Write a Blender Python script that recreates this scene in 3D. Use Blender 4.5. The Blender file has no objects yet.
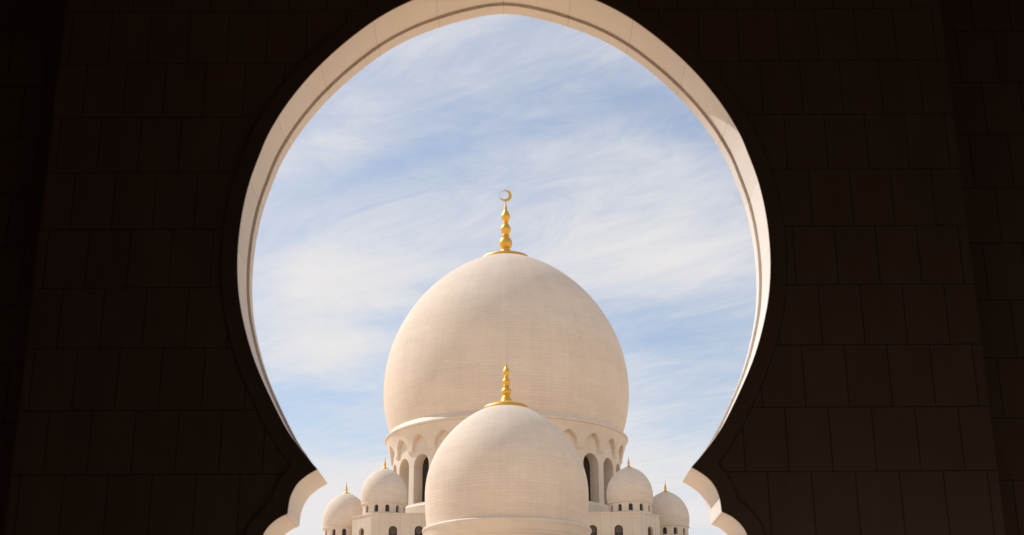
import bpy, bmesh, math, random
from math import sin, cos, tan, pi, radians as R, sqrt
from mathutils import Vector, Matrix
from mathutils.geometry import tessellate_polygon
random.seed(7)
scene = bpy.context.scene
col = scene.collection

# ------------------------------------------------------------------ materials
def new_mat(name):
    m = bpy.data.materials.new(name); m.use_nodes = True
    nt = m.node_tree
    b = nt.nodes['Principled BSDF']
    return m, nt, b
def N(nt, t, **kw):
    n = nt.nodes.new(t)
    for k, v in kw.items():
        if k in n.inputs: n.inputs[k].default_value = v
        else: setattr(n, k, v)
    return n
def L(nt, a, b): nt.links.new(a, b)
def math_node(nt, op, a=None, b=None, c=None):
    n = nt.nodes.new('ShaderNodeMath'); n.operation = op
    for i, v in enumerate((a, b, c)):
        if v is None: continue
        if isinstance(v, (int, float)): n.inputs[i].default_value = v
        else: L(nt, v, n.inputs[i])
    return n.outputs[0]

def mosaic(name, base, bw, bh, var=.05, joint=.80, mortar=.02, blotch=.06, rough=.8, bump=.15, coord='UV', blotch_scale=.12, streaks=.045, course=.03, streak_scale=(.9, .05, 1)):
    """marble cladding in courses: joints, stone-to-stone variation, weather blotches"""
    m, nt, b = new_mat(name)
    tc = N(nt, 'ShaderNodeTexCoord')
    br = N(nt, 'ShaderNodeTexBrick')
    br.offset = .5; br.offset_frequency = 2; br.squash = 1
    br.inputs['Scale'].default_value = 1
    br.inputs['Brick Width'].default_value = bw
    br.inputs['Row Height'].default_value = bh
    br.inputs['Mortar Size'].default_value = mortar
    br.inputs['Mortar Smooth'].default_value = .3
    br.inputs['Bias'].default_value = 0
    br.inputs['Color1'].default_value = tuple(c*(1-var) for c in base)+(1,)
    br.inputs['Color2'].default_value = tuple(min(1, c*(1+var)) for c in base)+(1,)
    br.inputs['Mortar'].default_value = tuple(c*joint for c in base)+(1,)
    L(nt, tc.outputs[coord], br.inputs['Vector'])
    nz = N(nt, 'ShaderNodeTexNoise'); nz.inputs['Scale'].default_value = blotch_scale
    nz.inputs['Detail'].default_value = 6; nz.inputs['Roughness'].default_value = .62
    L(nt, tc.outputs['Object'], nz.inputs['Vector'])
    mr = N(nt, 'ShaderNodeMapRange'); mr.inputs[1].default_value = .3; mr.inputs[2].default_value = .7
    mr.inputs[3].default_value = 1-blotch; mr.inputs[4].default_value = 1+blotch*.5
    L(nt, nz.outputs['Fac'], mr.inputs[0])
    # faint tint wander between warm and pinkish marble
    mx = N(nt, 'ShaderNodeMix', data_type='RGBA', blend_type='MULTIPLY'); mx.inputs[0].default_value = 1
    L(nt, br.outputs['Color'], mx.inputs[6]); L(nt, mr.outputs[0], mx.inputs[7])
    # rain streaks running down the skin, and dust lying along single courses
    def runs(scale, lo, hi, sc, det, seed):
        mp = N(nt, 'ShaderNodeMapping'); mp.inputs['Scale'].default_value = scale; mp.inputs['Location'].default_value = (seed, seed*1.7, 0)
        L(nt, tc.outputs[coord], mp.inputs[0])
        n2 = N(nt, 'ShaderNodeTexNoise'); n2.inputs['Scale'].default_value = sc; n2.inputs['Detail'].default_value = det; n2.inputs['Roughness'].default_value = .6
        L(nt, mp.outputs[0], n2.inputs['Vector'])
        m2 = N(nt, 'ShaderNodeMapRange'); m2.inputs[1].default_value = .32; m2.inputs[2].default_value = .62; m2.inputs[3].default_value = lo; m2.inputs[4].default_value = hi
        L(nt, n2.outputs['Fac'], m2.inputs[0]); return m2.outputs[0]
    st = math_node(nt, 'MULTIPLY', runs(streak_scale, 1-streaks, 1.0, 1, 4, 3.1), runs((.12/bw*1.0, .9/bh, 1), 1-course, 1+course*.5, 1, 3, 9.3))
    tint = N(nt, 'ShaderNodeMix', data_type='RGBA'); tint.inputs[6].default_value = (.90, .87, .85, 1); tint.inputs[7].default_value = (1.02, 1, .99, 1)
    L(nt, runs((.35/bw, .3/bh, 1), 0, 1, .35, 6, 5.5), tint.inputs[0])
    mxs = N(nt, 'ShaderNodeMix', data_type='RGBA', blend_type='MULTIPLY'); mxs.inputs[0].default_value = 1
    L(nt, mx.outputs[2], mxs.inputs[6]); L(nt, st, mxs.inputs[7])
    mxt = N(nt, 'ShaderNodeMix', data_type='RGBA', blend_type='MULTIPLY'); mxt.inputs[0].default_value = .6
    L(nt, mxs.outputs[2], mxt.inputs[6]); L(nt, tint.outputs[2], mxt.inputs[7])
    L(nt, mxt.outputs[2], b.inputs['Base Color'])
    b.inputs['Roughness'].default_value = rough
    b.inputs['Specular IOR Level'].default_value = .15
    bp = N(nt, 'ShaderNodeBump'); bp.inputs['Strength'].default_value = bump; bp.inputs['Distance'].default_value = .01
    L(nt, math_node(nt, 'SUBTRACT', 1.0, br.outputs['Fac']), bp.inputs['Height'])
    L(nt, bp.outputs[0], b.inputs['Normal'])
    return m

MARBLE = (.84, .70, .56)
M_dome = mosaic('dome_marble_mosaic', MARBLE, 1.7, .42, var=.022, joint=.89, mortar=.026, blotch=.06, course=.02)
M_dome2 = mosaic('small_dome_marble', MARBLE, .8, .27, var=.03, joint=.86, mortar=.014, blotch=.06, blotch_scale=.5)
M_wall = mosaic('marble_wall', (.78, .645, .50), 1.2, .6, var=.035, joint=.7, mortar=.018, blotch=.08, coord='Object', streaks=.0, course=.03)
M_plain, nt, b = new_mat('marble_plain')
nz = N(nt, 'ShaderNodeTexNoise'); nz.inputs['Scale'].default_value = .6; nz.inputs['Detail'].default_value = 8
tcn = N(nt, 'ShaderNodeTexCoord'); L(nt, tcn.outputs['Object'], nz.inputs['Vector'])
cr = N(nt, 'ShaderNodeValToRGB'); cr.color_ramp.elements[0].position = .3; cr.color_ramp.elements[1].position = .7
cr.color_ramp.elements[0].color = (.73, .59, .45, 1); cr.color_ramp.elements[1].color = (.80, .665, .52, 1)
L(nt, nz.outputs['Fac'], cr.inputs[0]); L(nt, cr.outputs[0], b.inputs['Base Color']); b.inputs['Roughness'].default_value = .6

# lining of the near arch: voussoirs along the arch (uv.x = length along the arch in metres, uv.y = depth)
M_lining, nt, b = new_mat('arch_lining_stone')
tcn = N(nt, 'ShaderNodeTexCoord'); sep = N(nt, 'ShaderNodeSeparateXYZ'); L(nt, tcn.outputs['UV'], sep.inputs[0])
fr = math_node(nt, 'FRACT', math_node(nt, 'DIVIDE', math_node(nt, 'ADD', sep.outputs[0], 7.2+.003), .72))
jt = math_node(nt, 'LESS_THAN', fr, .0085)
nz = N(nt, 'ShaderNodeTexNoise'); nz.inputs['Scale'].default_value = 2.2; nz.inputs['Detail'].default_value = 9; nz.inputs['Roughness'].default_value = .65
L(nt, tcn.outputs['Object'], nz.inputs['Vector'])
cr = N(nt, 'ShaderNodeValToRGB'); cr.color_ramp.elements[0].position = .3; cr.color_ramp.elements[1].position = .72
cr.color_ramp.elements[0].color = (.91, .82, .73, 1); cr.color_ramp.elements[1].color = (.96, .885, .81, 1)
L(nt, nz.outputs['Fac'], cr.inputs[0])
wn = N(nt, 'ShaderNodeTexWhiteNoise'); wn.noise_dimensions = '1D'
L(nt, math_node(nt, 'FLOOR', math_node(nt, 'DIVIDE', math_node(nt, 'ADD', sep.outputs[0], 7.2), .72)), wn.inputs['W'])
vv = math_node(nt, 'MULTIPLY_ADD', wn.outputs['Value'], .07, .96)
mx0 = N(nt, 'ShaderNodeMix', data_type='RGBA', blend_type='MULTIPLY'); mx0.inputs[0].default_value = 1
L(nt, cr.outputs[0], mx0.inputs[6]); L(nt, vv, mx0.inputs[7])
mx = N(nt, 'ShaderNodeMix', data_type='RGBA'); L(nt, math_node(nt, 'MULTIPLY', jt, .38), mx.inputs[0])
L(nt, mx0.outputs[2], mx.inputs[6]); mx.inputs[7].default_value = (.22, .15, .10, 1)
L(nt, mx.outputs[2], b.inputs['Base Color']); b.inputs['Roughness'].default_value = .65
bp = N(nt, 'ShaderNodeBump'); bp.inputs['Strength'].default_value = .3; bp.inputs['Distance'].default_value = .004
nz2 = N(nt, 'ShaderNodeTexNoise'); nz2.inputs['Scale'].default_value = 60; nz2.inputs['Detail'].default_value = 4
L(nt, tcn.outputs['Object'], nz2.inputs['Vector']); L(nt, nz2.outputs['Fac'], bp.inputs['Height']); L(nt, bp.outputs[0], b.inputs['Normal'])

# arcade stone; the arch wall's shade is put into its base colour
ROW, BRK = .598, .40
def dark_blocks(name, base, plain=False, zoff=0.0):
    m, nt, b = new_mat(name)
    tc = N(nt, 'ShaderNodeTexCoord'); sp = N(nt, 'ShaderNodeSeparateXYZ'); L(nt, tc.outputs['Object'], sp.inputs[0])
    cb = N(nt, 'ShaderNodeCombineXYZ')
    L(nt, math_node(nt, 'ADD', sp.outputs[0], BRK*50+.005), cb.inputs[0])
    L(nt, math_node(nt, 'ADD', sp.outputs[2], -3.945+ROW*20+zoff), cb.inputs[1])
    nz = N(nt, 'ShaderNodeTexNoise'); nz.inputs['Scale'].default_value = 3; nz.inputs['Detail'].default_value = 9; nz.inputs['Roughness'].default_value = .65
    mp = N(nt, 'ShaderNodeMapping'); mp.inputs['Scale'].default_value = (1, 1, .35)
    L(nt, tc.outputs['Object'], mp.inputs[0]); L(nt, mp.outputs[0], nz.inputs['Vector'])
    mr = N(nt, 'ShaderNodeMapRange'); mr.inputs[1].default_value = .3; mr.inputs[2].default_value = .7
    mr.inputs[3].default_value = .88; mr.inputs[4].default_value = 1.12
    L(nt, nz.outputs['Fac'], mr.inputs[0])
    mx = N(nt, 'ShaderNodeMix', data_type='RGBA', blend_type='MULTIPLY'); mx.inputs[0].default_value = 1
    bp = N(nt, 'ShaderNodeBump'); bp.inputs['Strength'].default_value = .5; bp.inputs['Distance'].default_value = .004
    if plain:
        mx.inputs[6].default_value = base+(1,)
        L(nt, nz.outputs['Fac'], bp.inputs['Height'])
    else:
        br = N(nt, 'ShaderNodeTexBrick'); br.offset = .5; br.offset_frequency = 2
        for k, v in (('Scale', 1), ('Brick Width', BRK), ('Row Height', ROW), ('Mortar Size', .0055), ('Mortar Smooth', .15), ('Bias', 0)):
            br.inputs[k].default_value = v
        br.inputs['Color1'].default_value = tuple(c*.95 for c in base)+(1,)
        br.inputs['Color2'].default_value = tuple(c*1.05 for c in base)+(1,)
        br.inputs['Mortar'].default_value = tuple(c*.34 for c in base)+(1,)
        L(nt, cb.outputs[0], br.inputs['Vector'])
        L(nt, br.outputs['Color'], mx.inputs[6])
        L(nt, math_node(nt, 'SUBTRACT', 1.0, br.outputs['Fac']), bp.inputs['Height'])
    L(nt, mr.outputs[0], mx.inputs[7]); L(nt, mx.outputs[2], b.inputs['Base Color'])
    L(nt, bp.outputs[0], b.inputs['Normal'])
    b.inputs['Roughness'].default_value = .6; b.inputs['Specular IOR Level'].default_value = .3
    return m
SHADE_BROWN = (.31, .212, .14)  # pale marble in shade, the darkness put into the base colour
M_dark = dark_blocks('shade_brown_blocks', SHADE_BROWN)
M_dark2 = dark_blocks('shade_brown_blocks_recessed', SHADE_BROWN, zoff=.0)
M_band = dark_blocks('shade_brown_band', tuple(c*.92 for c in SHADE_BROWN), plain=True)
M_inner = dark_blocks('dark_plaster', (.17, .13, .10), plain=True)  # kept dark so little light bounces inside the closed room

M_gold, nt, b = new_mat('gilded_metal')
b.inputs['Base Color'].default_value = (.84, .50, .10, 1); b.inputs['Metallic'].default_value = 1
nz = N(nt, 'ShaderNodeTexNoise'); nz.inputs['Scale'].default_value = 3; nz.inputs['Detail'].default_value = 5
mr = N(nt, 'ShaderNodeMapRange'); mr.inputs[3].default_value = .38; mr.inputs[4].default_value = .6
L(nt, nz.outputs['Fac'], mr.inputs[0]); L(nt, mr.outputs[0], b.inputs['Roughness'])
M_glass, nt, b = new_mat('dark_window_glass')
b.inputs['Base Color'].default_value = (.018, .014, .01, 1); b.inputs['Roughness'].default_value = .25
nz = N(nt, 'ShaderNodeTexNoise'); nz.inputs['Scale'].default_value = 2
mr = N(nt, 'ShaderNodeMapRange'); mr.inputs[3].default_value = .2; mr.inputs[4].default_value = .4
L(nt, nz.outputs['Fac'], mr.inputs[0]); L(nt, mr.outputs[0], b.inputs['Roughness'])
M_lattice, nt, b = new_mat('bronze_lattice')
b.inputs['Base Color'].default_value = (.20, .13, .06, 1); b.inputs['Roughness'].default_value = .5
nz = N(nt, 'ShaderNodeTexNoise'); nz.inputs['Scale'].default_value = 8
mr = N(nt, 'ShaderNodeMapRange'); mr.inputs[3].default_value = .4; mr.inputs[4].default_value = .6
L(nt, nz.outputs['Fac'], mr.inputs[0]); L(nt, mr.outputs[0], b.inputs['Roughness'])

# ------------------------------------------------------------------ object helpers
def mesh_obj(name, verts, faces, mat, parent=None, loc=(0, 0, 0), uvs=None, smooth=None):
    me = bpy.data.meshes.new(name)
    me.from_pydata([tuple(v) for v in verts], [], faces)
    me.validate(); me.update()
    me.materials.append(mat)
    if uvs is not None:
        uvl = me.uv_layers.new(name='UVMap')
        for poly in me.polygons:
            ids = list(poly.vertices)
            us = [uvs[i] for i in ids]
            wrap = [u[0] for u in us]
            for k, li in enumerate(poly.loop_indices):
                uvl.data[li].uv = us[k]
    if smooth is not None:
        me.shade_smooth() if hasattr(me, 'shade_smooth') else None
        me.set_sharp_from_angle(angle=R(smooth))
    o = bpy.data.objects.new(name, me); col.objects.link(o)
    o.location = loc
    if parent: o.parent = parent
    return o
def tag(o, label=None, cat=None, group=None, kind=None):
    if label: o['label'] = label
    if cat: o['category'] = cat
    if group: o['group'] = group
    if kind: o['kind'] = kind
    return o
def empty(name, loc):
    o = bpy.data.objects.new(name, None); col.objects.link(o); o.location = loc
    o.empty_display_size = .5
    return o
def fix_normals(o):
    bm = bmesh.new(); bm.from_mesh(o.data); bmesh.ops.recalc_face_normals(bm, faces=bm.faces); bm.to_mesh(o.data); bm.free()
    return o
def lathe(name, prof, seg, mat, parent=None, loc=(0, 0, 0), smooth=35, vscale=1):
    """prof: (r, z) from bottom to top"""
    verts, faces, uvs = [], [], []
    rm = max(p[0] for p in prof)
    v = 0
    for i, (r, z) in enumerate(prof):
        if i: v += sqrt((r-prof[i-1][0])**2+(z-prof[i-1][1])**2)
        for k in range(seg+1):
            a = 2*pi*k/seg
            verts.append((r*sin(a), -r*cos(a), z)); uvs.append((rm*a, v))
    for i in range(len(prof)-1):
        for k in range(seg):
            a = i*(seg+1)+k
            faces.append((a, a+1, a+seg+2, a+seg+1))
    return mesh_obj(name, verts, faces, mat, parent, loc, uvs, smooth)
def catmull(pts, n=8):
    out = []
    P = [pts[0]]+list(pts)+[pts[-1]]
    for i in range(1, len(P)-2):
        p0, p1, p2, p3 = [Vector(q) for q in P[i-1:i+3]]
        for k in range(n):
            t = k/n
            out.append(tuple(.5*((2*p1)+(p2-p0)*t+(2*p0-5*p1+4*p2-p3)*t*t+(3*p1-p0-3*p2+p3)*t**3)))
    out.append(tuple(pts[-1]))
    return out
def bezel(cx, r, a0, a1, n): return [(cx[0]+r*cos(a0+(a1-a0)*k/n), cx[1]+r*sin(a0+(a1-a0)*k/n)) for k in range(n+1)]

def dome_prof(Rm, zc, H, e, k, D, n=72, rmin=0.0):
    pts = []
    for i in range(14):
        d = D*(1-i/14); pts.append((Rm*(1-k*(d/D)**2), zc-d))
    for i in range(n+1):
        a = i/n*pi/2
        r = Rm*max(cos(a), 0)**e
        pts.append((max(r, .001), zc+H*sin(a)))
    return pts
def dome_z(r, Rm, zc, H, e): 
    c = (r/Rm)**(1/e); return zc+H*sqrt(1-c*c)

def drum_wall(name, Rd, z0, z1, nwin, wdeg, zb, zs, depth, off, mat, parent, loc, pointed=1.0, sub=8, gap=4):
    """cylindrical wall pierced by arched openings with real reveals. Opening half-width w, sill zb, springing zs."""
    hw = R(wdeg)/2; bay = 2*pi/nwin
    hwm = hw*Rd*pointed
    def top(t): return zs+hwm*sqrt(max(0, 1-(t/hw)**2))
    verts, faces, uvs = [], [], []
    def add(a, z, r=Rd):
        verts.append((r*sin(a), -r*cos(a), z)); uvs.append((a*Rd, z)); return len(verts)-1
    for w in range(nwin):
        c = off+w*bay
        # jamb side gaps
        gs = [hw+(bay-2*hw)*k/gap for k in range(gap+1)]
        for k in range(gap):
            i = [add(c+gs[k], z0), add(c+gs[k+1], z0), add(c+gs[k+1], z1), add(c+gs[k], z1)]
            faces.append(tuple(i))
        ts = [-hw*cos(pi*k/(2*sub)) for k in range(2*sub+1)]
        for k in range(2*sub):
            a, b_ = ts[k], ts[k+1]
            faces.append((add(c+a, z0), add(c+b_, z0), add(c+b_, zb), add(c+a, zb)))
            faces.append((add(c+a, top(a)), add(c+b_, top(b_)), add(c+b_, z1), add(c+a, z1)))
            ri = Rd-depth
            faces.append((add(c+a, zb), add(c+b_, zb), add(c+b_, zb, ri), add(c+a, zb, ri)))      # sill
            faces.append((add(c+a, top(a)), add(c+a, top(a), ri), add(c+b_, top(b_), ri), add(c+b_, top(b_))))  # head
        for s in (-1, 1):
            q = [add(c+s*hw, zb), add(c+s*hw, zb, Rd-depth), add(c+s*hw, zs, Rd-depth), add(c+s*hw, zs)]
            faces.append(tuple(q if s < 0 else q[::-1]))
    o = mesh_obj(name, verts, faces, mat, parent, loc, uvs)
    bm = bmesh.new(); bm.from_mesh(o.data); bmesh.ops.remove_doubles(bm, verts=bm.verts, dist=.0005); bm.to_mesh(o.data); bm.free()
    return o
def window_panel(name, hwm, zb, zs, mat, pointed=1.0, bars=True, th=.06):
    """arched glazed panel with a raised bronze lattice modelled in; local x across, y depth, z up (single mesh, 2 materials)"""
    n = 14
    out = [(-hwm, zb), (hwm, zb)]+[(hwm*cos(pi*k/n), zs+hwm*pointed*sin(pi*k/n)) for k in range(n+1)]
    verts = [(x, 0, z) for x, z in out]+[(x, th, z) for x, z in out]
    m = len(out)
    faces = [tuple(range(m)), tuple(range(2*m-1, m-1, -1))]
    faces += [(k, (k+1) % m, m+(k+1) % m, m+k) for k in range(m)]
    mats = [0]*len(faces)
    def bar(x0, z0, x1, z1, w):
        d = Vector((x1-x0, z1-z0)); d.normalize(); nx, nz_ = -d.y*w, d.x*w
        i = len(verts)
        for (x, z) in ((x0+nx, z0+nz_), (x0-nx, z0-nz_), (x1-nx, z1-nz_), (x1+nx, z1+nz_)): verts.append((x, -.05, z))
        for (x, z) in ((x0+nx, z0+nz_), (x0-nx, z0-nz_), (x1-nx, z1-nz_), (x1+nx, z1+nz_)): verts.append((x, -.003, z))
        faces.append((i, i+1, i+2, i+3)); mats.append(1)
        for k in range(4):
            faces.append((i+k, i+4+k, i+4+(k+1) % 4, i+(k+1) % 4)); mats.append(1)
    if bars:
        w = hwm*.07
        rr = hwm*.62; c = (0, zs+hwm*.12)
        for cc, r_ in ((c, rr), (c, rr*.45)):
            pts = [(cc[0]+r_*cos(2*pi*k/12), cc[1]+r_*sin(2*pi*k/12)) for k in range(13)]
            for a, b_ in zip(pts, pts[1:]): bar(a[0], a[1], b_[0], b_[1], w)
        for k in range(6):
            a = pi*k/3; bar(c[0]+rr*.45*cos(a), c[1]+rr*.45*sin(a), c[0]+rr*.98*cos(a), c[1]+rr*.98*sin(a), w*.8)
        bar(-hwm*.95, zs-hwm*.55, hwm*.95, zs-hwm*.55, w); bar(0, zb, 0, zs-hwm*.55, w)
    return verts, faces, mats
def make_window(name, parent, loc, rz, data):
    verts, faces, mats = data
    me = bpy.data.meshes.new(name); me.from_pydata(verts, [], faces); me.update()
    me.materials.append(M_glass); me.materials.append(M_lattice)
    for p, m in zip(me.polygons, mats): p.material_index = m
    o = bpy.data.objects.new(name, me); col.objects.link(o)
    o.parent = parent; o.location = loc; o.rotation_euler = (0, 0, rz)
    return o
def dup(o, parent, loc, rz=None):
    c = o.copy(); col.objects.link(c); c.parent = parent; c.location = loc
    if rz is not None: c.rotation_euler = (0, 0, rz)
    return c
def dup_tree(o, parent, loc):
    c = dup(o, parent, loc)
    for ch in list(o.children):
        d = ch.copy(); col.objects.link(d); d.parent = c
    return c

# ------------------------------------------------------------------ camera
XC = -.078            # axis of the near arch
cam_d = bpy.data.cameras.new('camera'); cam = bpy.data.objects.new('camera', cam_d); col.objects.link(cam)
cam_d.sensor_width = 36; cam_d.lens = 1371/1024*36
cam.location = (0, 0, 1.56)
p = R(19.4)
fwd = Vector((0, cos(p), sin(p)))
q = fwd.to_track_quat('-Z', 'Y')
cam.rotation_mode = 'QUATERNION'
from mathutils import Quaternion
cam.rotation_quaternion = q @ Quaternion((0, 0, 1), R(-.28))
cam_d.clip_start = .05; cam_d.clip_end = 8000
cam_d.dof.use_dof = True; cam_d.dof.focus_distance = 175; cam_d.dof.aperture_fstop = 4.0
scene.camera = cam

# ------------------------------------------------------------------ near arch profile (x from the axis, z), from apex down
YW, TH = 12.4, .68
half = [(0, 9.108), (.18, 9.090), (.38, 9.045), (.64, 8.965), (.975, 8.825), (1.30, 8.625), (1.64, 8.33), (1.93, 8.01), (2.16, 7.68), (2.325, 7.36),
        (2.42, 7.08), (2.50, 6.78), (2.55, 6.42), (2.56, 6.04), (2.525, 5.67), (2.445, 5.33), (2.335, 5.01), (2.18, 4.68), (2.005, 4.36), (1.855, 4.155), (1.703, 3.985)]
lobe1 = [(1.703, 3.985), (1.80, 3.925), (1.885, 3.845), (1.94, 3.725), (1.957, 3.58)]
lobe2 = [(1.957, 3.58), (2.05, 3.532), (2.13, 3.455), (2.172, 3.375), (2.19, 3.26), (2.19, 3.15)]
A = catmull(half, 6); B = catmull(lobe1, 5); C = catmull(lobe2, 5)
A[0] = (0, 9.108)
prof = A+B[1:]+C[1:]+[(2.19, z) for z in (2.4, 1.6, .8, 0.0)]
cut = {len(A)-1, len(A)+len(B)-2}       # cusps
# curve length along the arch
ulen = [0]
for a, b_ in zip(prof, prof[1:]): ulen.append(ulen[-1]+sqrt((a[0]-b_[0])**2+(a[1]-b_[1])**2))
def normals(pts):
    out = []
    for i in range(len(pts)):
        a = pts[max(i-1, 0)]; b_ = pts[min(i+1, len(pts)-1)]
        d = Vector((b_[0]-a[0], b_[1]-a[1])); d.normalize()
        out.append((-d.y, d.x))           # outward: away from the opening (down the right side -> +x)
    out[0] = (0, 1)
    return out
nrm = normals(prof)
BW = .155
def dense(pts, n=10):
    o = []
    for a, b_ in zip(pts, pts[1:]):
        for k in range(n): o.append((a[0]+(b_[0]-a[0])*k/n, a[1]+(b_[1]-a[1])*k/n))
    return o+[pts[-1]]
dp = dense([q_ for q_ in prof if q_[1] > 1.5], 8)
def make_off(w):
    off = []
    for (x, z), (nx, nz_) in zip(dp, normals(dp)):
        ox, oz = x+nx*w, z+nz_*w
        if min((ox-a)**2+(oz-c)**2 for a, c in dp) > (w-.002)**2 and ox > -.001: off.append((ox, oz))
    off[0] = (0, 9.108+w)
    off = [off[i] for i in range(len(off)) if i % 4 == 0 or i == len(off)-1 or sqrt((off[i][0]-off[max(i-1,0)][0])**2+(off[i][1]-off[max(i-1,0)][1])**2) > .02]
    off.append((2.19+w, 0))
    return off
off = make_off(BW); off_joint = make_off(BW+.009)

# ------------------------------------------------------------------ ARCH WALL (thing)
arch = empty('arch_wall', (XC, YW, 0))
tag(arch, 'stone block wall, coloured dark brown for its shade, pierced by the lobed keyhole arch framing the domes', 'wall', kind='thing')
HWW, ZT = 4.49, 11.2
def wall_with_arch(y, flip, s):
    loop = [(0, ZT), (0, prof[0][1])]+[(a, c) for a, c in prof[1:]]+[(HWW, 0), (HWW, ZT)]
    v3 = [Vector((a*s, 0, c)) for a, c in loop]
    tris = tessellate_polygon([[Vector((v.x, v.z, 0)) for v in v3]])
    return [(v.x, y, v.z) for v in v3], [tuple(t) for t in tris]
verts, faces = [], []
for y in (0, TH):
    for s in (-1, 1):
        v, f = wall_with_arch(y, False, s); k = len(verts)
        verts += v
        for t in f:
            a, b_, c = [Vector(v[i]) for i in t]
            n_ = (b_-a).cross(c-a).y
            want = -1 if y == 0 else 1
            faces.append(tuple(i+k for i in (t if n_*want > 0 else t[::-1])))
k = len(verts)          # top and sides
verts += [(-HWW, 0, 0), (-HWW, TH, 0), (-HWW, TH, ZT), (-HWW, 0, ZT), (HWW, 0, 0), (HWW, TH, 0), (HWW, TH, ZT), (HWW, 0, ZT)]
faces += [(k, k+3, k+2, k+1), (k+4, k+5, k+6, k+7), (k+3, k+7, k+6, k+2)]
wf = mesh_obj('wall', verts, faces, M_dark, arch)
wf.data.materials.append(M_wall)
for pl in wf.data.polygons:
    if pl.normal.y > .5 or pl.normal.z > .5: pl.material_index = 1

# archivolt band, 12 mm proud of the blocks
def band_mesh(s, inner, outer, y0, y1):
    loop = list(inner)+list(outer)[::-1]
    vs = [Vector((a, c, 0)) for a, c in loop]
    tris = tessellate_polygon([vs])
    n_ = len(loop)
    verts = [(a*s, y0, c) for a, c in loop]+[(a*s, y1, c) for a, c in loop]
    faces = []
    for t in tris:
        a, b_, c = [Vector(verts[i]) for i in t]
        faces.append(tuple(t) if (b_-a).cross(c-a).y < 0 else tuple(t[::-1]))
    for i in range(n_-1):
        if i == len(inner)-1: continue
        faces.append((i, i+1, n_+i+1, n_+i))
    return verts, faces
M_joint = dark_blocks('dark_joint', tuple(c*.3 for c in SHADE_BROWN), plain=True)
v1, f1 = band_mesh(1, off, off_joint, -.003, -.0005); v2, f2 = band_mesh(-1, off, off_joint, -.003, -.0005)
mesh_obj('band_joint', v1+v2, f1+[tuple(i+len(v1) for i in f) for f in f2], M_joint, arch)
v1, f1 = band_mesh(1, prof, off, -.014, -.0005); v2, f2 = band_mesh(-1, prof, off, -.014, -.0005)
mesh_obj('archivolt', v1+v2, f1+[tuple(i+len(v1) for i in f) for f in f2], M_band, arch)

# lining with a groove near the outer edge
sect = [(-.014, 0), (.50, .006), (.505, .016), (.530, .016), (.531, -.018), (TH+.03, -.014)]   # (depth, outward offset)
verts, faces, uvs = [], [], []
for s in (1, -1):
    k0 = len(verts)
    for i, (x, z) in enumerate(prof):
        nx, nz_ = nrm[i]
        fade = 1 if i < len(A)-8 else max(0, (len(A)-1-i)/8)
        for (y, o_) in sect:
            verts.append((s*(x+nx*(o_*fade)), y, z+nz_*o_*fade)); uvs.append((s*ulen[i], y))
    m = len(sect)
    for i in range(len(prof)-1):
        for j in range(m-1):
            f = (k0+i*m+j, k0+i*m+j+1, k0+(i+1)*m+j+1, k0+(i+1)*m+j)
            faces.append(f if s < 0 else f[::-1])
lin = mesh_obj('arch_lining', verts, faces, M_lining, arch, uvs=uvs)
tag(lin, 'cream stone lining on the underside of the arch, with a thin groove near its outer edge')
lin.data.shade_smooth(); lin.data.set_sharp_from_angle(angle=R(28))

# ------------------------------------------------------------------ the arcade room round the camera, closed by added walls to keep daylight out
def box(name, x0, x1, y0, y1, z0, z1, mat, parent=None, loc=(0, 0, 0)):
    v = [(x0, y0, z0), (x1, y0, z0), (x1, y1, z0), (x0, y1, z0), (x0, y0, z1), (x1, y0, z1), (x1, y1, z1), (x0, y1, z1)]
    f = [(0, 3, 2, 1), (4, 5, 6, 7), (0, 1, 5, 4), (1, 2, 6, 5), (2, 3, 7, 6), (3, 0, 4, 7)]
    return mesh_obj(name, v, f, mat, parent, loc)
YR = YW*1.04
for s, lab in ((-1, 'block wall, coloured dark brown for its shade, set back behind the left end of the arch wall'), (1, 'block wall, coloured dark brown for its shade, set back behind the right end of the arch wall')):
    x0, x1 = sorted((s*(HWW+.002), s*7.5))
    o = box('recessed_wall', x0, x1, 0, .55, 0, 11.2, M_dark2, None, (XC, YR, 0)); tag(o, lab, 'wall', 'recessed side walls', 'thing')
    x0, x1 = sorted((s*7.502, s*8.0))
    o = box('added_side_wall', x0, x1, -20, .55, 0, 11.2, M_inner, None, (XC, YR, 0)); tag(o, kind='structure')  # added: closes the open sides of the arcade against daylight
o = box('added_back_wall', -7.5, 7.5, -.4, 0, 0, 11.2, M_inner, None, (XC, -7.0, 0)); tag(o, kind='structure')  # added, unseen: shuts off light from behind the camera
XS, YS = HWW+.003, -.5
vc = [(-7.9, -20.2), (7.9, -20.2), (7.9, -.002), (XS, -.002), (XS, YS), (-XS, YS), (-XS, -.002), (-7.9, -.002)]
nv = len(vc)
tr = tessellate_polygon([[Vector((a, c, 0)) for a, c in vc]])
o = mesh_obj('ceiling', [(a, c, z) for z in (10.2, 10.6) for a, c in vc],
             [tuple(t) for t in tr]+[tuple(i+nv for i in t) for t in tr]+[(i, (i+1) % nv, nv+(i+1) % nv, nv+i) for i in range(nv)], M_inner, None, (XC, YR, 0))
fix_normals(o); tag(o, kind='structure')
M_floor = dark_blocks('arcade_floor_stone', (.74, .64, .54), plain=True)
o = box('arcade_floor', -7.5, 7.5, -19.8, .2, -.1, .02, M_floor, None, (XC, YR, 0)); tag(o, kind='structure')

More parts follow.
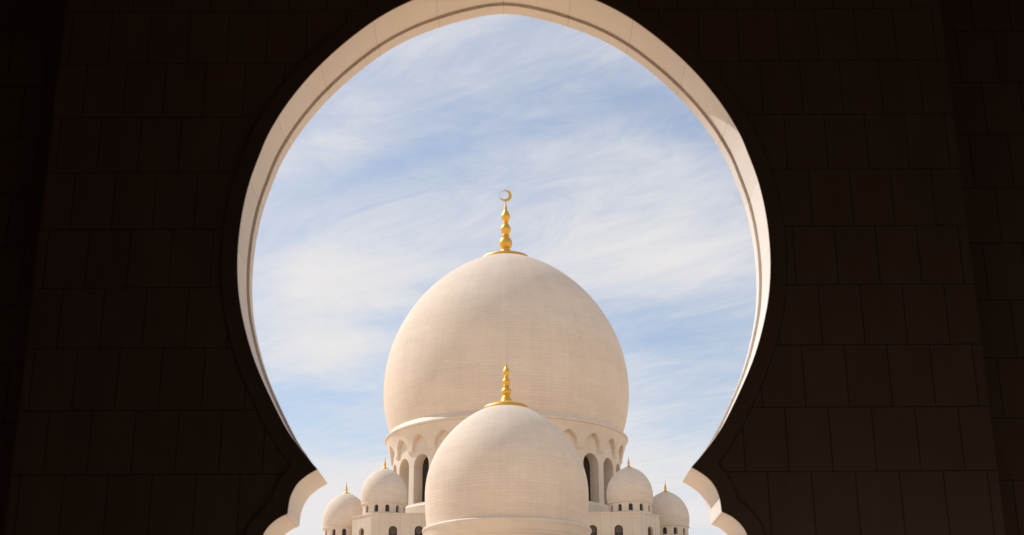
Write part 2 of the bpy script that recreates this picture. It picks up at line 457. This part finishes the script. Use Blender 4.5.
# ------------------------------------------------------------------ ground: courtyard marble out of view, tinted sandy to warm its bounce light, desert-pale land to the horizon
M_ground = mosaic('tinted_courtyard_marble', (.88, .63, .40), 1.2, 1.2, var=.03, joint=.7, mortar=.012, blotch=.05, coord='Object', rough=.4, bump=.05, streaks=0, course=0)
g = mesh_obj('ground', [(-4000, -4000, 0), (4000, -4000, 0), (4000, 4000, 0), (-4000, 4000, 0)], [(0, 1, 2, 3)], M_ground); tag(g, kind='structure')

# ------------------------------------------------------------------ MOSQUE
BX, BY = -.85, 180.0
hall = empty('prayer_hall', (BX, BY, 0))
tag(hall, 'cream marble prayer hall with the largest dome, carrying four small domes around its drum', 'building', kind='thing')

# --- main dome
RB, ZB, HB, EB, KB, DB = 16.48, 47.03, 19.55, 1.22, .063, 6.0
md = lathe('main_dome', dome_prof(RB, ZB, HB, EB, KB, DB, 96), 192, M_dome, hall)
tag(md, 'huge cream mosaic dome with a golden finial, behind the front dome')
rb = RB*(1-KB); zb0 = ZB-DB
corn = [(15.02, 40.0), (15.98, 40.02), (16.10, 40.06), (16.15, 40.12), (16.17, 40.22), (16.14, 40.32), (16.05, 40.40), (15.80, 40.62), (15.62, 40.86), (15.55, 41.0), (rb-.02, 41.08), (rb-.5, 41.1)]
lathe('cornice', corn, 176, M_plain, md, smooth=30)
# corbel ring with pointed niches
NW = 24; NC = 32*NW; ZS = [36.75+(40.01-36.75)*k/66 for k in range(67)]
RD = 15.02
verts, faces = [], []
def niche(t, z):
    """t = angle from niche axis in degrees, True inside the pointed niche"""
    hwN, spring, apex = 5.3, 37.3, 38.98
    if z < spring: return abs(t) < hwN
    k = (z-spring)/(apex-spring)
    if k >= 1: return False
    return abs(t) < hwN*(1-k**2.1)**.8
for z in ZS:
    for k in range(NC):
        a = 360*k/NC; t = (a+360/NW/2) % (360/NW)-360/NW/2
        fl = (z-37.1)/(40.05-37.1)
        if z < 37.1: r = RD+.02 if niche(t, z) or z < 36.82 else RD+.26*min(1, (z-36.82)/.25)
        elif niche(t, z): r = RD+.02
        else: r = RD+.28+.72*max(0, fl)**1.5
        verts.append((r*sin(R(a)), -r*cos(R(a)), z))
for i in range(len(ZS)-1):
    for k in range(NC):
        a, b_ = i*NC+k, i*NC+(k+1) % NC
        if all(sqrt(verts[j][0]**2+verts[j][1]**2) < RD+.03 for j in (a, b_, a+NC, b_+NC)): continue   # open niche: the drum wall shows
        faces.append((a, b_, b_+NC, a+NC))
fr_ = mesh_obj('niche_frieze', verts, faces, M_plain, md, smooth=40)
WD = 10.8
dr = drum_wall('drum', RD, 30.42, 39.98, NW, WD, 30.5, 35.15, 1.35, 0, M_plain, md, (0, 0, 0))
wp = window_panel('window', R(WD)/2*RD*.985, 30.5, 35.15, None, bars=False)
w0 = None
for k in range(NW):
    a = 2*pi*k/NW; r = RD-1.42
    loc = (r*sin(a), -r*cos(a), 0)
    if w0 is None: w0 = make_window('window', md, loc, a, wp)
    else: dup(w0, md, loc, a)
lathe('plinth', [(15.7, 26.9), (15.7, 30.0), (15.6, 30.15), (15.3, 30.22), (15.25, 30.4), (15.0, 30.43), (12.5, 30.43)], 132, M_plain, md, smooth=30)

def crescent(r, d, th, off_):
    """moon facing the camera: thick on the right, horns nearly meeting on the upper left"""
    n = 40; ri = r*.75; verts = []; faces = []
    a0 = R(off_)
    ox, oz = -cos(a0)*0+cos(R(155))*(r-ri)*1.0, sin(R(155))*(r-ri)*1.0
    for k in range(n):
        a = 2*pi*k/n
        for (rr, cx, cz) in ((r, 0, 0), (ri, ox, oz)):
            for y in (-th/2, th/2): verts.append((cx+rr*cos(a), y, cz+rr*sin(a)))
    for k in range(n):
        a, b_ = 4*k, 4*((k+1) % n)
        for i, j in ((0, 1), (1, 3), (3, 2), (2, 0)): faces.append((a+i, a+j, b_+j, b_+i))
    return verts, faces
def finial(parent, pts, cap_r, dome, zcap, cres=None):
    Rm, zc, H, e = dome
    cap = []
    n = 8
    cap.append((cap_r*.98, dome_z(cap_r, Rm, zc, H, e)-.02))
    cap.append((cap_r*1.02, dome_z(cap_r, Rm, zc, H, e)+zcap*.5))
    for k in range(n+1):
        r = cap_r+(pts[0][0]-cap_r)*k/n
        cap.append((r, dome_z(max(r, .02), Rm, zc, H, e)+zcap*(1+.35*k/n)))
    pr = cap+catmull(pts, 5)[1:]
    pr = [(max(a, .004), c) for a, c in pr]
    o = lathe('finial', pr, 48, M_gold, parent, smooth=50)
    if cres:
        r, z = cres
        v, f = crescent(r, 0, r*.22, 0)
        me = o.data; bm = bmesh.new(); bm.from_mesh(me)
        vs = [bm.verts.new((a, b_, c+z)) for a, b_, c in v]
        for q_ in f: bm.faces.new([vs[i] for i in q_])
        bmesh.ops.recalc_face_normals(bm, faces=bm.faces)
        bm.to_mesh(me); bm.free()
    return o
big_f = [(1.05, 66.78), (.80, 67.1), (.66, 67.45), (.52, 67.62), (.74, 67.95), (.90, 68.5), (.74, 69.1), (.42, 69.42), (.60, 69.62), (.40, 69.8),
         (.56, 70.15), (.73, 70.65), (.52, 71.2), (.28, 71.5), (.42, 71.65), (.30, 71.8), (.50, 72.15), (.62, 72.6), (.42, 73.15), (.22, 73.55), (.20, 73.9), (.11, 74.4), (.05, 74.9)]
finial(md, big_f, 3.3, (RB, ZB, HB, EB), .38, (.86, 75.73))

# --- hall block under the drum (chamfered corners), with arched lattice windows
blk_front = 157.0-BY; ch = 2.6
outl = [(-15.35, blk_front), (15.35, blk_front), (15.35+2.45, blk_front+ch), (17.8, 45), (-17.8, 45), (-17.8, blk_front+ch)]
def wall_panel_strip(p0, p1, z0, z1, wins, hwm, zb, zs, depth, verts, faces):
    """flat wall from p0 to p1 pierced by arched openings at distances wins"""
    d = Vector((p1[0]-p0[0], p1[1]-p0[1])); Ln = d.length; d.normalize(); nin = Vector((-d.y, d.x))  # inward
    def add(t, z, dep=0): 
        q_ = Vector(p0)+d*t+nin*dep; verts.append((q_.x, q_.y, z)); return len(verts)-1
    x = 0; sub = 8
    def quad(a, b_, za, zb_, zc_, zd): faces.append((add(a, za), add(b_, zb_), add(b_, zc_), add(a, zd)))
    for w in sorted(wins):
        quad(x, w-hwm, z0, z0, z1, z1)
        ts = [-hwm*cos(pi*k/(2*sub)) for k in range(2*sub+1)]
        tp = lambda t: zs+sqrt(max(0, hwm*hwm-t*t))
        for a, b_ in zip(ts, ts[1:]):
            quad(w+a, w+b_, z0, z0, zb, zb); quad(w+a, w+b_, tp(a), tp(b_), z1, z1)
            faces.append((add(w+a, zb), add(w+b_, zb), add(w+b_, zb, depth), add(w+a, zb, depth)))
            faces.append((add(w+a, tp(a)), add(w+a, tp(a), depth), add(w+b_, tp(b_), depth), add(w+b_, tp(b_))))
        for s in (-1, 1):
            q_ = [add(w+s*hwm, zb), add(w+s*hwm, zb, depth), add(w+s*hwm, zs, depth), add(w+s*hwm, zs)]
            faces.append(tuple(q_ if s < 0 else q_[::-1]))
        x = w+hwm
    quad(x, Ln, z0, z0, z1, z1)
    return [((Vector(p0)+d*w+nin*(depth+.01)), math.atan2(d.y, d.x)) for w in wins]
verts, faces, spots = [], [], []
Z0, Z1 = 20.0, 27.03
hw2, zb2, zs2 = .48, 24.25, 25.25
for i, (a, b_) in enumerate(zip(outl, outl[1:]+outl[:1])):
    Ln = sqrt((a[0]-b_[0])**2+(a[1]-b_[1])**2)
    wins = {0: [15.35+x for x in (-12.85, -9.9, -6.95, -4.0, 4.0, 6.95, 9.9, 12.85)], 1: [Ln*.5], 5: [Ln*.5]}.get(i, [])
    spots += wall_panel_strip(a, b_, Z0, Z1, wins, hw2, zb2, zs2, .35, verts, faces)
k = len(verts); verts += [(a, c, Z1-.25) for a, c in outl]; faces.append(tuple(range(k, k+6)))
# coping
def ring(poly, o0, o1, z0, z1, verts, faces):
    n = len(poly)
    def offs(poly, o):
        out = []
        for i in range(n):
            p0, p1, p2 = Vector(poly[i-1]), Vector(poly[i]), Vector(poly[(i+1) % n])
            d1 = (p1-p0).normalized(); d2 = (p2-p1).normalized()
            n1 = Vector((d1.y, -d1.x)); n2 = Vector((d2.y, -d2.x)); b_ = (n1+n2).normalized()
            out.append(p1+b_*(o/max(.3, b_.dot(n1))))
        return out
    A_, B_ = offs(poly, o0), offs(poly, o1); k = len(verts)
    for P_, z in ((A_, z0), (A_, z1), (B_, z1), (B_, z0)): verts.extend([(q_.x, q_.y, z) for q_ in P_])
    for r_ in range(4):
        for i in range(n):
            a, b_ = k+r_*n+i, k+r_*n+(i+1) % n; c, d = k+((r_+1) % 4)*n+(i+1) % n, k+((r_+1) % 4)*n+i
            faces.append((a, b_, c, d))
ring(outl, .07, -.4, Z1+.002, Z1+.16, verts, faces)
low = [(-23.5, -18.5), (23.5, -18.5), (23.5, 45.5), (-23.5, 45.5)]
k = len(verts); verts += [(a, c, z) for z in (19.99, 25.05) for a, c in low]
faces += [(k+i, k+(i+1) % 4, k+4+(i+1) % 4, k+4+i) for i in range(4)]+[(k+4, k+5, k+6, k+7)]
hb = [(-60, -45), (60, -45), (60, 50), (-60, 50)]
k = len(verts); verts += [(a, c, z) for z in (0, 19.5) for a, c in hb]
faces += [(k+i, k+(i+1) % 4, k+4+(i+1) % 4, k+4+i) for i in range(4)]+[(k+4, k+5, k+6, k+7)]
k = len(verts); verts += [(a*1.0, c, z) for z in (19.4, 20.1) for a, c in outl]
faces += [(k+i, k+(i+1) % 6, k+6+(i+1) % 6, k+6+i) for i in range(6)]
hw_ = mesh_obj('wall', verts, faces, M_wall, hall)
wp2 = window_panel('window', hw2*.99, zb2, zs2, None)
w1 = None
for q_, a in spots:
    if w1 is None: w1 = make_window('window', hw_, (q_.x, q_.y, 0), a, wp2)
    else: dup(w1, hw_, (q_.x, q_.y, 0), a)

# --- four small domes on the corners
RS = 2.72
def make_small(loc, off_, label):
    sm = lathe('small_dome', dome_prof(RS, 1.05, 3.28, 1.12, .05, 1.05, 40), 72, M_dome2, hall, loc)
    tag(sm, label)
    lathe('cornice', [(2.5, -.10), (2.62, -.09), (2.68, -.02), (2.68, .05), (2.62, .08), (2.54, .09), (2.3, .1)], 72, M_plain, sm)
    drum_wall('drum', 2.52, -1.62, -.08, 12, 11.5, -1.10, -.52, .3, R(off_), M_plain, sm, (0, 0, 0), sub=4)
    d = window_panel('window', R(11.5)/2*2.52, -1.1, -.52, None, bars=False)
    w = None
    for k in range(12):
        a = R(off_)+2*pi*k/12; r = 2.52-.31
        lc = (r*sin(a), -r*cos(a), 0)
        if w is None: w = make_window('window', sm, lc, a, d)
        else: dup(w, sm, lc, a)
    pts = [(.26, 4.42), (.17, 4.50), (.11, 4.62), (.15, 4.78), (.10, 4.93), (.12, 5.03), (.06, 5.2), (.03, 5.45), (.015, 5.72)]
    finial(sm, pts, .52, (RS, 1.05, 3.28, 1.12), .05)
    return sm
make_small((-15.08-BX, 160-BY, 28.55), 15, 'small cream dome on the near left roof corner, left of the front dome')
make_small((13.62-BX, 160-BY, 28.55), -3, 'small shaded dome on the near right roof corner, right of the front dome')
make_small((-20.25-BX, 166-BY, 26.72), 5, 'leftmost small dome, lower and farther out than its neighbour')
make_small((18.50-BX, 166-BY, 26.72), 17, 'rightmost small dome, lower and in shade')

# ------------------------------------------------------------------ FRONT PAVILION
FX, FY = -.56, 120.0
pav = empty('entrance_pavilion', (FX, FY, 0))
tag(pav, 'cream marble entrance pavilion whose single dome stands in front of the largest dome', 'building', kind='thing')
RF, ZF, HF, EF, KF, DF = 7.16, 22.686, 8.133, 1.215, .028, 2.98
M_dome3 = mosaic('front_dome_marble', MARBLE, 1.1, .28, var=.022, joint=.89, mortar=.017, course=.02, streak_scale=(1.6, .12, 1), blotch=.06, blotch_scale=.2)
fd = lathe('front_dome', dome_prof(RF, ZF, HF, EF, KF, DF, 96), 160, M_dome3, pav)
tag(fd, 'cream mosaic dome with golden finial, nearest of the domes')
rf = RF*(1-KF)
lathe('cornice', [(6.75, 17.6), (6.80, 17.9), (6.95, 18.35), (7.05, 18.42), (7.08, 18.6), (7.16, 18.68), (7.22, 19.1), (7.30, 19.3), (7.36, 19.38), (7.36, 19.52), (7.30, 19.6), (7.05, 19.68), (rf-.04, 19.72), (rf-.6, 19.74)], 144, M_plain, fd, smooth=28)
dr2 = drum_wall('drum', 6.75, 14.5, 17.7, 16, 12, 15.2, 16.6, .8, R(11.25), M_plain, fd, (0, 0, 0))
d3 = window_panel('window', R(12)/2*6.75*.985, 15.2, 16.6, None); w = None
for k in range(16):
    a = R(11.25)+2*pi*k/16; r = 6.75-.82; lc = (r*sin(a), -r*cos(a), 0)
    if w is None: w = make_window('window', fd, lc, a, d3)
    else: dup(w, fd, lc, a)
ff = [(.62, 30.98), (.50, 31.15), (.40, 31.42), (.28, 31.6), (.40, 31.78), (.46, 32.0), (.34, 32.25), (.22, 32.38), (.32, 32.47), (.22, 32.56), (.32, 32.76), (.36, 32.93), (.26, 33.15), (.16, 33.28), (.23, 33.36), (.16, 33.44), (.26, 33.64), (.29, 33.86), (.20, 34.1), (.11, 34.28), (.08, 34.45), (.04, 34.65), (.02, 34.8)]
finial(fd, ff, 1.98, (RF, ZF, HF, EF), .22)
pv = [(-14, -12), (14, -12), (14, 14.9), (-14, 14.9)]
verts = [(a, c, z) for z in (0, 14.6) for a, c in pv]
faces = [(i, (i+1) % 4, 4+(i+1) % 4, 4+i) for i in range(4)]+[(4, 5, 6, 7)]
ring(pv, .2, -.5, 14.602, 15.1, verts, faces)
mesh_obj('wall', verts, faces, M_wall, pav)

# ------------------------------------------------------------------ light
SUN_E = R(45); SUN_AZ = R(-58)          # azimuth from +Y towards +X (negative = left)
S = Vector((sin(SUN_AZ)*cos(SUN_E), cos(SUN_AZ)*cos(SUN_E), sin(SUN_E)))
sd = bpy.data.lights.new('sun', 'SUN'); sd.energy = 3.4; sd.angle = R(.5); sd.color = (1, .97, .94)
so = bpy.data.objects.new('sun', sd); col.objects.link(so)
so.rotation_mode = 'QUATERNION'; so.rotation_quaternion = (-S).to_track_quat('-Z', 'Y')
so.location = (-40, 0, 60)

w = bpy.data.worlds.new('World'); scene.world = w; w.use_nodes = True
nt = w.node_tree; bg = nt.nodes['Background']; bg.inputs['Strength'].default_value = .125
sky = nt.nodes.new('ShaderNodeTexSky'); sky.sky_type = 'NISHITA'; sky.sun_disc = False
sky.sun_elevation = SUN_E; sky.sun_rotation = SUN_AZ
sky.air_density = 1.1; sky.dust_density = .4; sky.ozone_density = 2.0
tc = N(nt, 'ShaderNodeTexCoord'); sp = N(nt, 'ShaderNodeSeparateXYZ'); L(nt, tc.outputs['Generated'], sp.inputs[0])
zz = math_node(nt, 'MAXIMUM', math_node(nt, 'ADD', sp.outputs[2], .06), .03)
px = math_node(nt, 'DIVIDE', sp.outputs[0], zz); py = math_node(nt, 'DIVIDE', sp.outputs[1], zz)
cb = N(nt, 'ShaderNodeCombineXYZ'); L(nt, px, cb.inputs[0]); L(nt, py, cb.inputs[1])
def streak(rot, sx, sy, scale, detail, rough, dist, loc=(0, 0, 0)):
    m0 = N(nt, 'ShaderNodeMapping'); m0.inputs['Rotation'].default_value = (0, 0, R(rot)); L(nt, cb.outputs[0], m0.inputs[0])
    mp = N(nt, 'ShaderNodeMapping'); mp.inputs['Scale'].default_value = (sx, sy, 1); mp.inputs['Location'].default_value = loc
    L(nt, m0.outputs[0], mp.inputs[0])
    n_ = N(nt, 'ShaderNodeTexNoise'); n_.inputs['Scale'].default_value = scale; n_.inputs['Detail'].default_value = detail
    n_.inputs['Roughness'].default_value = rough; n_.inputs['Distortion'].default_value = dist
    L(nt, mp.outputs[0], n_.inputs['Vector']); return n_.outputs['Fac']
n1 = streak(26, .9, 1.5, 1.15, 11, .62, .9, (1.3, 4.1, 0))
n2 = streak(44, 1.0, 2.3, 3.0, 12, .72, 1.3, (3.3, .7, 0))
n3 = streak(40, 1, 1, .55, 3, .5, .2, (7, 2, 0))
mixv = math_node(nt, 'ADD', math_node(nt, 'MULTIPLY', n1, .5), math_node(nt, 'MULTIPLY_ADD', n2, .28, math_node(nt, 'MULTIPLY', n3, .35)))
# broad cloud banks and clear patches, placed by azimuth (x/y) and elevation (z/y) of the sky direction
az = math_node(nt, 'DIVIDE', sp.outputs[0], math_node(nt, 'MAXIMUM', sp.outputs[1], .05))
el = math_node(nt, 'DIVIDE', sp.outputs[2], math_node(nt, 'MAXIMUM', sp.outputs[1], .05))
def bank(a, e, sa, se, amp, tilt=0):
    da = math_node(nt, 'SUBTRACT', az, a); de = math_node(nt, 'SUBTRACT', math_node(nt, 'SUBTRACT', el, e), math_node(nt, 'MULTIPLY', da, tilt))
    q1 = math_node(nt, 'POWER', math_node(nt, 'ABSOLUTE', math_node(nt, 'DIVIDE', da, sa)), 2.0)
    q2 = math_node(nt, 'POWER', math_node(nt, 'ABSOLUTE', math_node(nt, 'DIVIDE', de, se)), 2.0)
    return math_node(nt, 'MULTIPLY', math_node(nt, 'EXPONENT', math_node(nt, 'MULTIPLY', math_node(nt, 'ADD', q1, q2), -1.0)), amp)
def pix(x, y):          # the direction of a spot of sky in (x/y, z/y)
    u, v = (x-512)/1371, (267.5-y)/1371
    d = cos(p)-v*sin(p); return u/d, (sin(p)+v*cos(p))/d
for (x, y, sx_, sy_, amp, tl) in BANKS if 'BANKS' in globals() else [
        (310, 285, 110, 50, .16, .1), (330, 345, 60, 30, .14, 0), (680, 265, 100, 36, .16, 0), (330, 140, 90, 26, .06, .4), (400, 45, 90, 40, .05, .2),
        (500, 505, 400, 56, .27, 0), (500, 60, 140, 60, .03, 0),
        (620, 90, 70, 22, -.08, -.3), (700, 140, 40, 25, -.07, -.3), (290, 405, 80, 22, -.08, .1), (690, 355, 70, 24, -.04, .1), (690, 420, 60, 20, -.06, .2),
        (400, 165, 80, 16, -.07, .3), (280, 235, 40, 16, -.05, .2)]:
    a, e = pix(x, y)
    mixv = math_node(nt, 'ADD', mixv, bank(a, e, sx_/1371*1.05, sy_/1371*1.2, amp, tl))
mr = N(nt, 'ShaderNodeMapRange'); mr.interpolation_type = 'SMOOTHSTEP'
mr.inputs[1].default_value = .42; mr.inputs[2].default_value = .80; mr.inputs[3].default_value = .20; mr.inputs[4].default_value = .97
L(nt, mixv, mr.inputs[0])
mx = N(nt, 'ShaderNodeMix', data_type='RGBA'); L(nt, mr.outputs[0], mx.inputs[0])
L(nt, sky.outputs[0], mx.inputs[6]); mx.inputs[7].default_value = (6.65, 6.45, 6.4, 1)
L(nt, mx.outputs[2], bg.inputs['Color'])

# ------------------------------------------------------------------ view
vs = scene.view_settings; vs.view_transform = 'Standard'; vs.look = 'None'; vs.exposure = 0; vs.gamma = 1; vs.use_curve_mapping = False
scene.render.engine = 'CYCLES'
scene.cycles.max_bounces = 8; scene.cycles.diffuse_bounces = 6
scene.render.resolution_x = 1024; scene.render.resolution_y = 535
